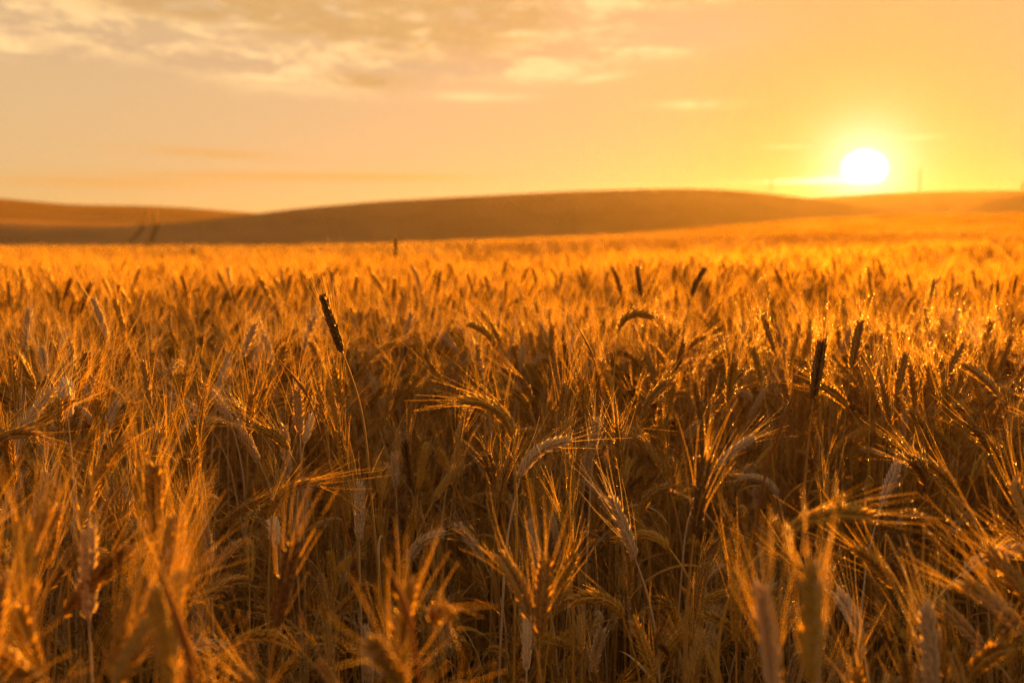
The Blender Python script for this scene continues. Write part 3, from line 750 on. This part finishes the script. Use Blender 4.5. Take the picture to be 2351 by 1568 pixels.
# ---------------------------------------------------------------- the ears one can single out
# base x, base y, angle at the base, angle at the tip (degrees, + = to the right), length in working pixels, real length (m), tone, short name, label, options
HERO = [
 (787, 812, -20, -16, 140, .088, 'dark', 'tall dark ear left of the middle', 'tall dark brown ear standing clear of the field, leaning left, long beard upright', dict(spread=.55)),
 (1867, 917, 5, 9, 136, .085, 'dark', 'slim near-black ear', 'slim near-black upright ear on a bare pale stem, beard straight up, in sharp focus', dict(spread=.4)),
 (1178, 1008, -4, -98, 172, .095, 'golden', 'big arching ear', 'big golden ear arching over to the left with dewy beard lying level', dict(spread=.6)),
 (1422, 757, 8, 128, 97, .080, 'golden', 'dew-spangled hooked ear', 'hooked golden ear bowed over to the right, its beard fanned and full of dew', dict(spread=1.1)),
 (157, 967, -3, 0, 84, .056, 'pale_lit', 'squat pale ear', 'squat pale ear with beard spread like a star on a bare stem at far left', dict(spread=2.3, fat=2.2, awn_len=.05)),
 (1470, 826, 6, 8, 78, .080, 'golden', 'ear under the hooked one', 'golden upright ear directly beneath the dew-spangled hooked ear', {}),
 (1955, 846, 7, 10, 110, .085, 'brown', 'brown ear below the sun', 'brown upright ear below the sun with a tall fan of glowing beard', {}),
 (2055, 916, 12, 10, 106, .085, 'brown', 'stout brown ear at right', 'stout brown ear leaning slightly right, left of two tilted dark ears', {}),
 (2160, 886, 26, 36, 107, .085, 'brown', 'ear tilted hard right', 'brown ear tilted hard to the right on a thin reddish stem', {}),
 (2116, 926, 14, 17, 87, .075, 'brown', 'small ear by the tilted one', 'smaller brown ear just left of the one tilted hard right', {}),
 (2294, 851, 14, 18, 80, .080, 'brown', 'ear near the right edge', 'dark brown ear leaning right, highest sharp ear near the right edge', {}),
 (2222, 981, 32, 55, 97, .085, 'brown', 'ear bowed right by the edge', 'brown ear bowing right, below the ear tilted hard right', {}),
 (2142, 1032, -14, -48, 105, .085, 'brown', 'ear bowed left by the edge', 'brown ear bowing left with beard crossing towards the stout brown ear', {}),
 (2024, 1162, 15, 20, 104, .072, 'pale_lit', 'pale plump ear', 'pale plump ear with short open beard, brightest of the ears at lower right', dict(fat=1.35, awn_len=.045)),
 (1921, 1030, 42, 72, 84, .075, 'golden', 'ear lying to the right', 'golden ear lying over to the right below the slim near-black ear', {}),
 (1594, 1226, 6, 11, 180, .085, 'dark', 'thick dark ear', 'thick dark ear standing upright with orange beard, softly blurred, right of centre', dict(fat=1.05)),
 (1474, 1192, -12, 82, 106, .080, 'brown', 'dark crook-shaped ear', 'brown ear bent like a crook to the right on a straight stem', {}),
 (1645, 1076, 38, 66, 115, .085, 'pale', 'pale ear behind the thick dark one', 'pale ear slanting right from behind the thick dark ear', {}),
 (1610, 966, -10, -12, 90, .085, 'brown', 'ear above the thick dark one', 'brown upright ear directly above the thick dark ear', {}),
 (1720, 962, 24, 32, 76, .080, 'pale', 'pale slanted ear', 'pale ear slanting right between rust grass stem and brown ears', {}),
 (1194, 1097, 14, 88, 150, .090, 'pale', 'pale ear bent right', 'pale ear bending right under the big arching ear, kernels well parted', {}),
 (1345, 1092, 7, 9, 92, .080, 'pale', 'pale upright ear in the middle', 'pale upright ear to the right of the ear bent right', {}),
 (1316, 1162, -6, -7, 122, .085, 'golden', 'dewy golden ear', 'golden upright ear with bright dew circles, below the pale ear bent right', {}),
 (1806, 1226, 48, 102, 196, .085, 'golden', 'level golden ear', 'golden ear lying almost level to the right, orange beard streaming towards the edge', dict(spread=.8)),
 (1864, 1566, -1, -3, 275, .084, 'golden', 'large blurred ear', 'large out-of-focus upright ear rimmed with glowing dew at bottom right', dict(fat=1.5, dew=3.2, spread=.9, awn_len=.046)),
 (2206, 1322, 42, 88, 175, .090, 'pale', 'pale ear at the right edge', 'pale ear bending right into the right edge of the picture', {}),
 (938, 1292, 12, 82, 120, .080, 'pale', 'pale bowed ear low in the middle', 'pale ear bowed to the right, low in the middle, slightly blurred', {}),
 (626, 1182, 6, 104, 145, .080, 'brown', 'blurred brown crook', 'blurred brown ear hooked to the right at left of centre', {}),
 (540, 1037, 26, 40, 85, .080, 'golden', 'slanted ear at left', 'golden ear slanting right, up and left of the blurred brown crook', {}),
 (200, 1146, 20, 48, 175, .090, 'golden', 'long slanted ear at left', 'long golden ear slanting right, below and right of the squat pale ear', {}),
 (322, 1192, 2, 6, 165, .085, 'golden', 'soft upright ear at left', 'softly blurred golden ear, upright, right of the long slanted ear', {}),
 (634, 1442, 10, 16, 215, .085, 'dark', 'blurred dark ear low at left', 'dark blurred ear leaning right, glowing orange tip, low at left of centre', {}),
 (692, 1210, 6, 10, 90, .070, 'pale', 'pale tuft behind the crook', 'pale plump ear just right of the blurred brown crook', dict(fat=1.4, awn_len=.04)),
 (800, 1102, -9, -11, 120, .085, 'golden', 'ear below the tall dark one', 'golden upright ear far below the tall dark ear', {}),
 (846, 872, -14, -34, 66, .075, 'brown', 'small brown ear by the tall one', 'small brown ear bowing left, at the foot of the tall dark ear', {}),
 (922, 882, -28, -42, 74, .075, 'brown', 'brown ear leaning left', 'brown ear leaning left, second to the right of the tall dark ear', {}),
 (1136, 802, -8, -82, 88, .080, 'golden', 'ear nodding left', 'golden ear nodding left above the big arching ear', {}),
 (1152, 792, -24, -36, 88, .085, 'golden', 'ear rising behind the nodding one', 'golden ear leaning left, rising behind the one nodding left', {}),
 (1052, 812, -34, -60, 68, .080, 'pale', 'pale ear leaning left', 'pale ear leaning left, left of the golden ear nodding left', {}),
 (1264, 822, 3, 4, 76, .080, 'brown', 'brown ear left of the hook', 'brown upright ear a little left of the dew-spangled hooked ear', {}),
 (1472, 682, -9, -8, 71, .090, 'dark', 'blurred dark ear above the hook', 'blurred dark upright ear rising above the dew-spangled hooked ear', {}),
 (1587, 682, 12, 36, 74, .090, 'dark', 'curved dark ear', 'blurred dark ear curving right like a sabre, in the middle distance', {}),
 (908, 592, 0, 0, 45, .088, 'dark', 'lone ear on the skyline', 'lone upright ear standing above the field edge against the hill', dict(spread=.3, awn_len=.03)),
 (2134, 702, 5, 10, 60, .085, 'golden', 'far ear below the pole', 'blurred golden ear with dew lights, straight below the tall pole', {}),
 (1820, 827, 8, 12, 64, .080, 'brown', 'brown ear left of the sunlit fan', 'brown ear with wide glowing beard, left of the brown ear below the sun', {}),
 (458, 787, 28, 40, 60, .090, 'dark', 'dark far ear leaning right', 'blurred dark ear leaning right in the middle distance at left', {}),
 (161, 722, -16, -22, 54, .090, 'dark', 'dark far ear leaning left', 'blurred dark ear leaning left, far out at the left', {}),
 (404, 720, -25, -85, 56, .090, 'brown', 'far bowed ear at left', 'blurred brown ear bowed to the left, above the dark one leaning right', {}),
 (1765, 702, -8, -10, 54, .085, 'brown', 'far brown ear', 'blurred brown upright ear in the middle distance left of the sunlit streak', {}),
 (944, 1122, -8, -6, 112, .085, 'dark', 'dark upright ear in the middle', 'dark upright ear among glowing beards, left below the big arching ear', {}),
 (1046, 1117, -22, -30, 95, .080, 'golden', 'golden ear leaning left in the middle', 'golden ear leaning left, between dark upright ear and big arching ear', {}),
 (825, 1242, 0, 4, 132, .085, 'pale', 'pale upright ear low in the middle', 'pale upright ear, left above the pale ear bowed right', {}),
 (1526, 1052, -6, -8, 96, .082, 'golden', 'golden ear above the crook', 'golden upright ear straight above the brown crook-shaped ear', {}),
 (2288, 1182, 10, 18, 112, .090, 'brown', 'brown ear above the edge', 'brown ear leaning right, above the pale ear at the right edge', {}),
 (2160, 1202, 6, 12, 106, .085, 'golden', 'golden ear right of the plump one', 'golden upright ear to the right of the pale plump ear', {}),
 (1884, 1152, 4, 6, 110, .085, 'golden', 'golden ear over the level one', 'golden upright ear standing behind the level golden ear', {}),
 (1958, 1092, 3, 5, 88, .082, 'golden', 'golden ear left of the plump one', 'golden upright ear above and left of the pale plump ear', {}),
 (1402, 1182, -22, -48, 96, .080, 'pale', 'pale ear leaning left of the crook', 'pale ear leaning left, beside the brown crook-shaped ear', {}),
 (1786, 1142, -16, -104, 104, .082, 'pale', 'pale drooping ear', 'pale ear drooping to the left, right of the thick dark ear', {}),
 (1310, 1302, -4, -8, 150, .085, 'golden', 'golden ear low in the middle', 'golden upright ear below the dewy golden one, blurred', {}),
 (1112, 1292, -26, -40, 112, .082, 'pale', 'pale ear leaning left low down', 'pale ear leaning left, right of the pale bowed ear', {}),
 (2058, 1212, 22, 124, 90, .080, 'pale', 'pale ear hanging over', 'pale ear hanging over to the right, just below the plump one', {}),
 (1690, 1472, -2, -4, 165, .085, 'golden', 'blurred golden ear', 'blurred golden upright ear, left of the large out-of-focus ear', {}),
 (1240, 1462, 3, 5, 190, .085, 'brown', 'blurred brown ear', 'blurred brown upright ear at bottom, a little right of the middle', {}),
 (1890, 972, 0, -4, 88, .084, 'golden', 'golden ear behind the slim one', 'golden upright ear close behind the slim near-black ear', {}),
 (1806, 1002, 8, 12, 84, .082, 'brown', 'brown ear by the grass stem', 'brown upright ear touching the rust red grass stem', {}),
 (908, 1568, 4, 12, 240, .085, 'golden', 'glowing blurred ear', 'glowing golden blurred ear at the bottom edge, left of the middle', {}),
 (205, 1420, 0, 4, 210, .085, 'pale', 'pale blurred ear', 'pale blurred upright ear near the bottom left', {}),
 (2140, 1590, -4, -10, 210, .085, 'pale', 'pale blurred ear at the bottom', 'pale blurred ear at the bottom edge, right of the large out-of-focus ear', {}),
 (1430, 1420, -20, -112, 150, .085, 'golden', 'blurred ear bowed left', 'golden blurred ear bowed left at the bottom, left of the blurred golden one', {}),
 (395, 1480, 4, 8, 215, .085, 'golden', 'orange blurred ear', 'orange lit blurred ear at the bottom, left of the dark blurred ear', {}),
]
GROUP = 'ripe bearded wheat in the near field'
landmarks, hero_pts = [], []
for bx, by, pb, pt, Lp, L, tone, short, label, opt in HERO:
    g = np.random.default_rng(int(bx * 7 + by))
    d = L * FPX / Lp
    Pb = px_point(bx, by, d)
    dx, dy = Pb[0], Pb[1]
    gz = float(ground_z(np.array([dx]), np.array([dy]))[0])
    psi = math.pi / 2 + g.uniform(-.25, .25)
    lean = R(np.clip(pb, -25, 25) * .12 + g.uniform(-2, 2))
    Hwant = Pb[2] - gz
    # solve the straw length so that the ear begins at the height seen
    Hl = Hwant
    for _ in range(6):
        S, C, T = stalk_curve(Hl, lean, R(pb), R(pt), psi, L, .18)
        Hl += Hwant - C[0][2]
    opt = dict(dict(spread=1.1, fat=1.28, awn_len=.066, husk=tone != 'dark'), **opt)
    D = stalk_parts(Hl, lean, R(pb), R(pt), psi, L, g, 2, leaves=int(g.integers(1, 3)), **opt)
    off = np.array([dx, dy, gz]) - np.array([D['top'][0][0], D['top'][0][1], 0])
    off[2] = float(ground_z(np.array([off[0]]), np.array([off[1]]))[0])
    build_thing(D, tone, off, label, GROUP, awn_tone='golden' if tone in ('dark', 'brown') else tone)
    E = D['top'] + off
    X, Y, Z = project(E)
    landmarks.append((float(X.mean()), float(Y.mean()), float(Z.mean()), short))
    up = D['S'][D['S'][:, 2] > D['S'][-1, 2] - .10] + off
    X2, Y2, Z2 = project(up); X, Y, Z = np.concatenate([X, X2]), np.concatenate([Y, Y2]), np.concatenate([Z, Z2])
    hero_pts.append((X, Y, Z))
HX = np.concatenate([h[0] for h in hero_pts]); HY = np.concatenate([h[1] for h in hero_pts]); HZ = np.concatenate([h[2] for h in hero_pts])

# ---------------------------------------------------------------- grass stems among the wheat
def grass(pts, d, r, tone, label, name='grass_stem'):
    P = [px_point(x, y, d) for x, y in pts]
    top, bot = P[-1], P[0]
    dirv_ = (bot - top) / np.linalg.norm(bot - top)
    gz = float(ground_z(np.array([bot[0]]), np.array([bot[1]]))[0])
    k = (bot[2] - gz) / max(-dirv_[2], .25)
    base = bot + dirv_ * k * .30; base[2] = gz
    C = np.array([base, base * .66 + bot * .34 + [0, 0, .02], base * .33 + bot * .67 + [0, 0, .012]] + P)
    root = link(bpy.data.objects.new(name, None)); root.location = base; root.empty_display_size = .05
    tag(root, label, 'grass', 'dry grass among the wheat')
    fine = [C[0]]
    for a, b in zip(C[:-1], C[1:]): fine += [a + (b - a) * q for q in (.25, .5, .75, 1)]
    fine = np.array(fine) - base
    for _ in range(3): fine[1:-1] = (fine[:-2] + 2 * fine[1:-1] + fine[2:]) / 4
    V, F = ribbon_tube(fine, r * np.linspace(1.15, .55, len(fine)), 7)
    link(bpy.data.objects.new('stem', mesh_np('stem', V, F, mats=[STEM_M[tone]])), root)
    # a dry sheath wraps the upper stem and ends in a narrow point
    n = len(fine); k0 = n - 7
    V, F = ribbon_tube(fine[k0:n - 1] + np.array([r * .5, 0, 0]), r * np.array([1.35, 1.5, 1.45, 1.2, .8, .25]), 6)
    link(bpy.data.objects.new('sheath', mesh_np('sheath', V, F, mats=[STEM_M[tone]])), root)
grass([(1752, 1088), (1790, 985), (1829, 886)], 1.42, .0019, 'rust', 'rust red bare grass stem slanting right, left of the slim near-black ear')
grass([(1372, 842), (1348, 790), (1322, 742)], 1.75, .0014, 'rust', 'rust red grass stem leaning left, left of the dew-spangled hooked ear')
grass([(722, 932), (686, 880), (640, 826)], 1.5, .0016, 'rust', 'rust red grass stem leaning left, lower left of the tall dark ear')
grass([(196, 1196), (250, 1150), (302, 1094)], 1.2, .0018, 'dark', 'dark broken grass stem lying right across the long slanted ear')
grass([(462, 1600), (410, 1440), (366, 1300)], .66, .0022, 'rust', 'blurred orange grass blade leaning left at bottom left')
grass([(960, 1500), (925, 1380), (880, 1280)], .72, .0018, 'rust', 'blurred orange grass blade leaning left near the bottom middle')

# ---------------------------------------------------------------- the rest of the near wheat
def height_factor(x, y):
    return 1.0 + (.04 + .035 * smooth((np.hypot(x, y) - 2.6) / 1.5)) * np.sin(x * 1.7 + .6 * np.sin(y * .9)) * np.sin(y * 1.15 + 1.3) + .04 * np.sin(x * .45 + 2.0) * np.sin(y * .38 + .4)
def scatter(r0, r1, th, step, g, jitter=.48):
    n = int(r1 / step) + 1
    gx, gy = np.meshgrid(np.arange(-n, n + 1) * step, np.arange(-2, n + 1) * step, indexing='ij')
    p = np.stack([gx.ravel(), gy.ravel()], -1); p += g.uniform(-jitter, jitter, p.shape) * step
    r = np.hypot(p[:, 0], p[:, 1]); a = np.arctan2(p[:, 0], p[:, 1])
    return p[(r >= r0) & (r < r1) & (np.abs(a) < th)]
g = np.random.default_rng(21)
near = scatter(.52, 3.1, 1.05, NEAR_STEP, g)
POST = []
def posture(g):
    q = g.random()
    if q < .56: pb, pt = g.uniform(2, 24), g.uniform(4, 32)
    elif q < .82: pb, pt = g.uniform(15, 45), g.uniform(35, 75)
    else: pb, pt = g.uniform(20, 60), g.uniform(75, 130)
    return R(pb), R(max(pt, pb))
cands = []
for x, y in near:
    g = np.random.default_rng(abs(int(x * 1e4) * 7919 + int(y * 1e4)))
    pb, pt = posture(g)
    psi = g.uniform(0, 2 * math.pi); lean = R(g.uniform(0, 9)); L = g.uniform(.068, .092)
    rr_ = math.hypot(x, y); ppx = 1175 + FPX * x / max(y, .1)
    hs = float(np.interp(rr_, [.5, 1.0, 1.9, 2.7, 3.3], [.74, .69, .745, .785, .80]))
    if ppx < 1050 and rr_ < 1.15: hs += .07
    H = hs * float(height_factor(x, y)) + g.normal(0, .035)
    if g.random() < (.80 if rr_ < 1.6 else .55): H -= g.uniform(.02, .34)
    if g.random() < .05: H += g.uniform(.03, .10)
    if rr_ < 1.1 and g.random() < smooth((1.2 - rr_) / .5) * (.82 if ppx > 1050 else .36): continue
    S, C, T = stalk_curve(H, lean, pb, pt, psi, L)
    gz = float(ground_z(np.array([x]), np.array([y]))[0])
    E = np.concatenate([C[::4], (C[-1] + T[-1] * .035)[None], (C[-1] + T[-1] * .065)[None]]) + [x, y, gz]
    X, Y, Z = project(E)
    # leave the ears that stand out in the picture uncovered
    hit = False
    if Z.mean() > .2:
        for i in range(len(X)):
            near_h = (np.abs(HX - X[i]) < 18 + 34 / Z[i]) & (np.abs(HY - Y[i]) < 18 + 40 / Z[i]) & (HZ > Z[i] - .08)
            if near_h.sum() >= 1: hit = True; break
    if hit and g.random() < .97: continue
    if Z.mean() > .2 and -50 < X.mean() < 2400 and Y.min() < 600: continue
    inside = Z.mean() > .2 and 10 < X[:7].mean() < 2340 and 420 < Y[:7].mean() < 1552
    cands.append(dict(x=x, y=y, gz=gz, H=H, lean=lean, pb=pb, pt=pt, psi=psi, L=L, px=float(X[:7].mean()), py=float(Y[:7].mean()), dep=float(Z.mean()), inside=inside, rise=H, E=E))
# which of them show largest: walk outwards from the camera, keeping note of what is already covered
CELL = 9.0
cover = np.zeros((int(1568 / CELL) + 2, int(2351 / CELL) + 2), bool)
def cells(E, wide):
    X, Y, Z = project(E); out = []
    for i in range(len(X) - 1):
        for q in np.linspace(0, 1, 6):
            x_, y_, z_ = X[i] + (X[i + 1] - X[i]) * q, Y[i] + (Y[i + 1] - Y[i]) * q, Z[i]
            rad_ = wide * FPX / max(z_, .2)
            for ox in np.arange(-rad_, rad_ + .1, CELL * .8):
                cx, cy = int((x_ + ox) / CELL), int(y_ / CELL)
                if 0 <= cx < cover.shape[1] and 0 <= cy < cover.shape[0]: out.append((cy, cx))
    return set(out)
walk = [(float(h[2][:25].mean()), None, np.stack([h[0], h[1], h[2]], -1)) for h in hero_pts] + [(c['dep'], c, None) for c in cands if c['dep'] > .2]
for dep_, c, hp in sorted(walk, key=lambda t: t[0]):
    if c is None:
        for x_, y_, z_ in hp[:25]:
            rad_ = .009 * FPX / z_
            y0_, y1_, x0_, x1_ = int((y_ - 4) / CELL), int((y_ + 4) / CELL), int((x_ - rad_) / CELL), int((x_ + rad_) / CELL)
            if y1_ >= 0 and x1_ >= 0: cover[max(y0_, 0):y1_ + 1, max(x0_, 0):x1_ + 1] = True
        continue
    cs = cells(c['E'][:7], .0075)
    c['shows'] = sum(1 for k in cs if not cover[k])
    for k in cs: cover[k] = True
    for k in cells(c['E'][6:], .016):                       # a beard covers only in part
        if (k[0] * 7 + k[1] * 3) % 3 == 0: cover[k] = True
order = sorted([i for i, c in enumerate(cands) if c['inside']], key=lambda i: -cands[i].get('shows', 0))
N_THINGS = 300 - len(HERO)
chosen = set(order[:N_THINGS])
TONES = ['golden', 'golden', 'golden', 'brown', 'brown', 'pale', 'pale']
used = set(l for *_, l, _ in HERO)
def direction(dx, dy):
    a = math.degrees(math.atan2(dx, -dy)) % 360
    return ['above', 'above and right of', 'right of', 'below and right of', 'below', 'below and left of', 'left of', 'above and left of'][int((a + 22.5) // 45) % 8]
def describe(c, tone):
    side = math.sin(c['psi']); ang_ = math.degrees((c['pb'] + c['pt']) / 2)
    if ang_ < 20 or abs(side) < .35 and ang_ < 42: pose = 'upright'
    elif abs(side) < .35: pose = 'bowed'
    else: pose = ('leaning ' if ang_ < 55 else 'drooping ') + ('right' if side > 0 else 'left')
    blur = 'blurred ' if c['dep'] < .95 else ''
    words_ = [blur + tone + ' ear', pose]
    nearest = sorted(landmarks, key=lambda m: math.hypot(m[0] - c['px'], m[1] - c['py']))
    for how in ('', 'just ', 'farther '):
        for m in nearest[:12]:
            dist = math.hypot(m[0] - c['px'], m[1] - c['py'])
            w = how
            if how == 'just ' and dist > 130: continue
            if how == 'farther ' and dist < 130: continue
            lab = '%s %s, %s%s the %s' % (words_[0], pose, w, direction(c['px'] - m[0], c['py'] - m[1]), m[3])
            if lab not in used and len(lab.split()) <= 16: used.add(lab); return lab
    for m in nearest[:12]:
        for extra in ('short', 'long'):
            if (c['L'] > .08) != (extra == 'long'): continue
            lab = '%s %s %s, %s the %s' % (extra, words_[0], pose, direction(c['px'] - m[0], c['py'] - m[1]), m[3])
            if lab not in used and len(lab.split()) <= 16: used.add(lab); return lab
    return words_[0] + ' ' + pose
pts_attr = []     # x, y, z, rotation z, scale, index
def add_pt(x, y, z, rz, s, k, tx=0., ty=0.): pts_attr.append((x, y, z, tx, ty, rz, s, k))
N_HI, N_MID, N_CL, N_FAR = 18, 10, 6, 5
for i, c in enumerate(cands):
    g = np.random.default_rng(1000 + i)
    if i in chosen:
        D = stalk_parts(c['H'], c['lean'], c['pb'], c['pt'], c['psi'], c['L'], g, 2, leaves=int(g.integers(2, 4)), spread=g.uniform(.75, 1.6), awn_len=g.uniform(.056, .080), fat=g.uniform(1.12, 1.48))
        tone = TONES[int(g.integers(len(TONES) if c['dep'] > 1.05 else 5))]
        build_thing(D, tone, (c['x'], c['y'], c['gz']), describe(c, tone), GROUP, awn_tone='golden' if tone == 'brown' else None)
    else:
        add_pt(c['x'], c['y'], c['gz'], g.uniform(0, 6.283), .5 + .5 * c['H'] / .80 if c['H'] > .7 else c['H'] / .8 + .06, int(g.integers(N_HI)))

# ---------------------------------------------------------------- everything farther off: one field of wheat
kinds = []      # never linked to the scene: shapes for the field's points
MIX = [STEM_M['mixed'], EAR_M['mixed'], AWN_M['mixed'], DEW_M, LEAF_M]
def proto(k, bits):
    V, Q, T3, mi = cat(bits)
    o = bpy.data.objects.new('kind_%03d' % k, mesh_np('wheat_kind', V, Q, T3, MIX, mi=mi)); kinds.append(o)
def bits_of(D, off=None):
    sh = (lambda V: V) if off is None else (lambda V: V + off)
    b = [(sh(D['stem'][0]), D['stem'][1], 0), (sh(D['ear'][0]), D['ear'][1], 1), (sh(D['beard'][0]), D['beard'][1], 2)]
    if D['drops'] is not None: b.append((sh(D['drops'][0]), D['drops'][1], 3))
    for V, F in D['leaves']: b.append((sh(V), F, 4))
    return b
kk = 0
for i in range(N_HI):
    g = np.random.default_rng(300 + i); pb, pt = posture(g)
    proto(kk, bits_of(stalk_parts(.80, R(g.uniform(0, 9)), pb, pt, 0.0, g.uniform(.07, .092), g, 2, leaves=3, spread=g.uniform(.75, 1.6), awn_len=g.uniform(.056, .080), fat=g.uniform(1.12, 1.48)))); kk += 1
for i in range(N_MID):
    g = np.random.default_rng(400 + i); pb, pt = posture(g)
    proto(kk, bits_of(stalk_parts(.80, R(g.uniform(0, 10)), pb, pt, 0.0, g.uniform(.07, .095), g, 1, leaves=1, spread=g.uniform(.75, 1.5), awn_len=g.uniform(.056, .078), awn_w=1.1, fat=g.uniform(1.1, 1.45)))); kk += 1
def clump(size, n, g, lw, keep):
    out = []
    for _ in range(n):
        pb, pt = posture(g); x, y = g.uniform(-size / 2, size / 2, 2)
        H = .80 + g.normal(0, .055) - (g.uniform(.04, .2) if g.random() < .25 else 0)
        D = stalk_parts(H, R(g.uniform(0, 10)), pb, pt, g.uniform(0, 6.283), g.uniform(.07, .095), g, 0, leaves=0, dew=0, awn_w=lw, fat=1.0, spread=g.uniform(.7, 1.2), awn_len=.07, nsp=16, awn_keep=keep)
        out += bits_of(D, np.array([x, y, 0]))
    return out
for i in range(N_CL): proto(kk, clump(.54, 78, np.random.default_rng(500 + i), 1.5, .22)); kk += 1
for i in range(N_FAR): proto(kk, clump(2.15, 900, np.random.default_rng(600 + i), 2.0, .34)); kk += 1
g = np.random.default_rng(77)
P = scatter(3.1, 14.0, 0.95, .062, g); hz = height_factor(P[:, 0], P[:, 1]); gz = ground_z(P[:, 0], P[:, 1])
zt = gz + .86 * hz; Xm, Ym, Zm = project(np.stack([P[:, 0], P[:, 1], zt], -1))
far_h = HZ > 2.2
keep_ = np.ones(len(P), bool)
for hx_, hy_, hz_ in zip(HX[far_h], HY[far_h], HZ[far_h]):
    keep_ &= ~((np.abs(Xm - hx_) < 10 + 45 / Zm) & (np.abs(Ym - hy_) < 10 + 60 / Zm) & (Zm < hz_ + .1))
P, hz, gz = P[keep_], hz[keep_], gz[keep_]
for i in range(len(P)):
    add_pt(P[i, 0], P[i, 1], gz[i], g.uniform(0, 6.283), min(1.15, (1.0 if g.random() < .55 else g.uniform(.70, .97)) * hz[i] * g.normal(1.0, .05) * (1.08 if g.random() < .035 else 1.0)), N_HI + int(g.integers(N_MID)))
P = scatter(14.0, 34.0, 0.90, .5, g, .12); hz = height_factor(P[:, 0], P[:, 1]); gz = ground_z(P[:, 0], P[:, 1])
for i in range(len(P)): add_pt(P[i, 0], P[i, 1], gz[i], g.uniform(0, 6.283), hz[i] * g.normal(1.0, .03), N_HI + N_MID + int(g.integers(N_CL)))
P = scatter(34.0, 150.0, 0.85, 2.0, g, .12)
rr = np.hypot(P[:, 0], P[:, 1]); P = P[rr < field_d(np.arctan2(P[:, 0], P[:, 1])) + 9]
hz = height_factor(P[:, 0], P[:, 1]); gz = ground_z(P[:, 0], P[:, 1])
for i in range(len(P)): add_pt(P[i, 0], P[i, 1], gz[i], g.uniform(0, 6.283), hz[i], N_HI + N_MID + N_CL + int(g.integers(N_FAR)))
A = np.array(pts_attr)
me = bpy.data.meshes.new('wheat_field'); me.vertices.add(len(A)); me.vertices.foreach_set('co', A[:, :3].astype(np.float32).ravel())
at = me.attributes.new('turn', 'FLOAT_VECTOR', 'POINT'); at.data.foreach_set('vector', A[:, 3:6].astype(np.float32).ravel())
at = me.attributes.new('size', 'FLOAT', 'POINT'); at.data.foreach_set('value', A[:, 6].astype(np.float32))
at = me.attributes.new('which', 'INT', 'POINT'); at.data.foreach_set('value', A[:, 7].astype(np.int32))
field = link(bpy.data.objects.new('wheat_field', me))
tag(field, 'golden sea of ripe wheat reaching from the near ears to the field edge', 'wheat field', kind='stuff')
ng = bpy.data.node_groups.new('wheat_field', 'GeometryNodeTree')
ng.interface.new_socket('Geometry', in_out='INPUT', socket_type='NodeSocketGeometry')
ng.interface.new_socket('Geometry', in_out='OUTPUT', socket_type='NodeSocketGeometry')
N = ng.nodes; Lk = ng.links
gi = N.new('NodeGroupInput'); go = N.new('NodeGroupOutput'); join = N.new('GeometryNodeJoinGeometry')
def named(nm, typ):
    a = N.new('GeometryNodeInputNamedAttribute'); a.data_type = typ; a.inputs['Name'].default_value = nm; return a.outputs['Attribute']
er = N.new('FunctionNodeEulerToRotation'); which = named('which', 'INT'); size = named('size', 'FLOAT')
Lk.new(named('turn', 'FLOAT_VECTOR'), er.inputs[0])
for k, o in enumerate(kinds):
    oi = N.new('GeometryNodeObjectInfo'); oi.inputs['Object'].default_value = o; oi.inputs['As Instance'].default_value = False
    eq = N.new('FunctionNodeCompare'); eq.data_type = 'INT'; eq.operation = 'EQUAL'
    Lk.new(which, eq.inputs[2]); eq.inputs[3].default_value = k
    ip = N.new('GeometryNodeInstanceOnPoints')
    Lk.new(gi.outputs[0], ip.inputs['Points']); Lk.new(oi.outputs['Geometry'], ip.inputs['Instance']); Lk.new(eq.outputs[0], ip.inputs['Selection'])
    Lk.new(er.outputs[0], ip.inputs['Rotation']); Lk.new(size, ip.inputs['Scale'])
    Lk.new(ip.outputs[0], join.inputs[0])
Lk.new(join.outputs[0], go.inputs[0])
md = field.modifiers.new('wheat', 'NODES'); md.node_group = ng
print('WHEAT', len(HERO), len(cands), len(chosen), len(A))
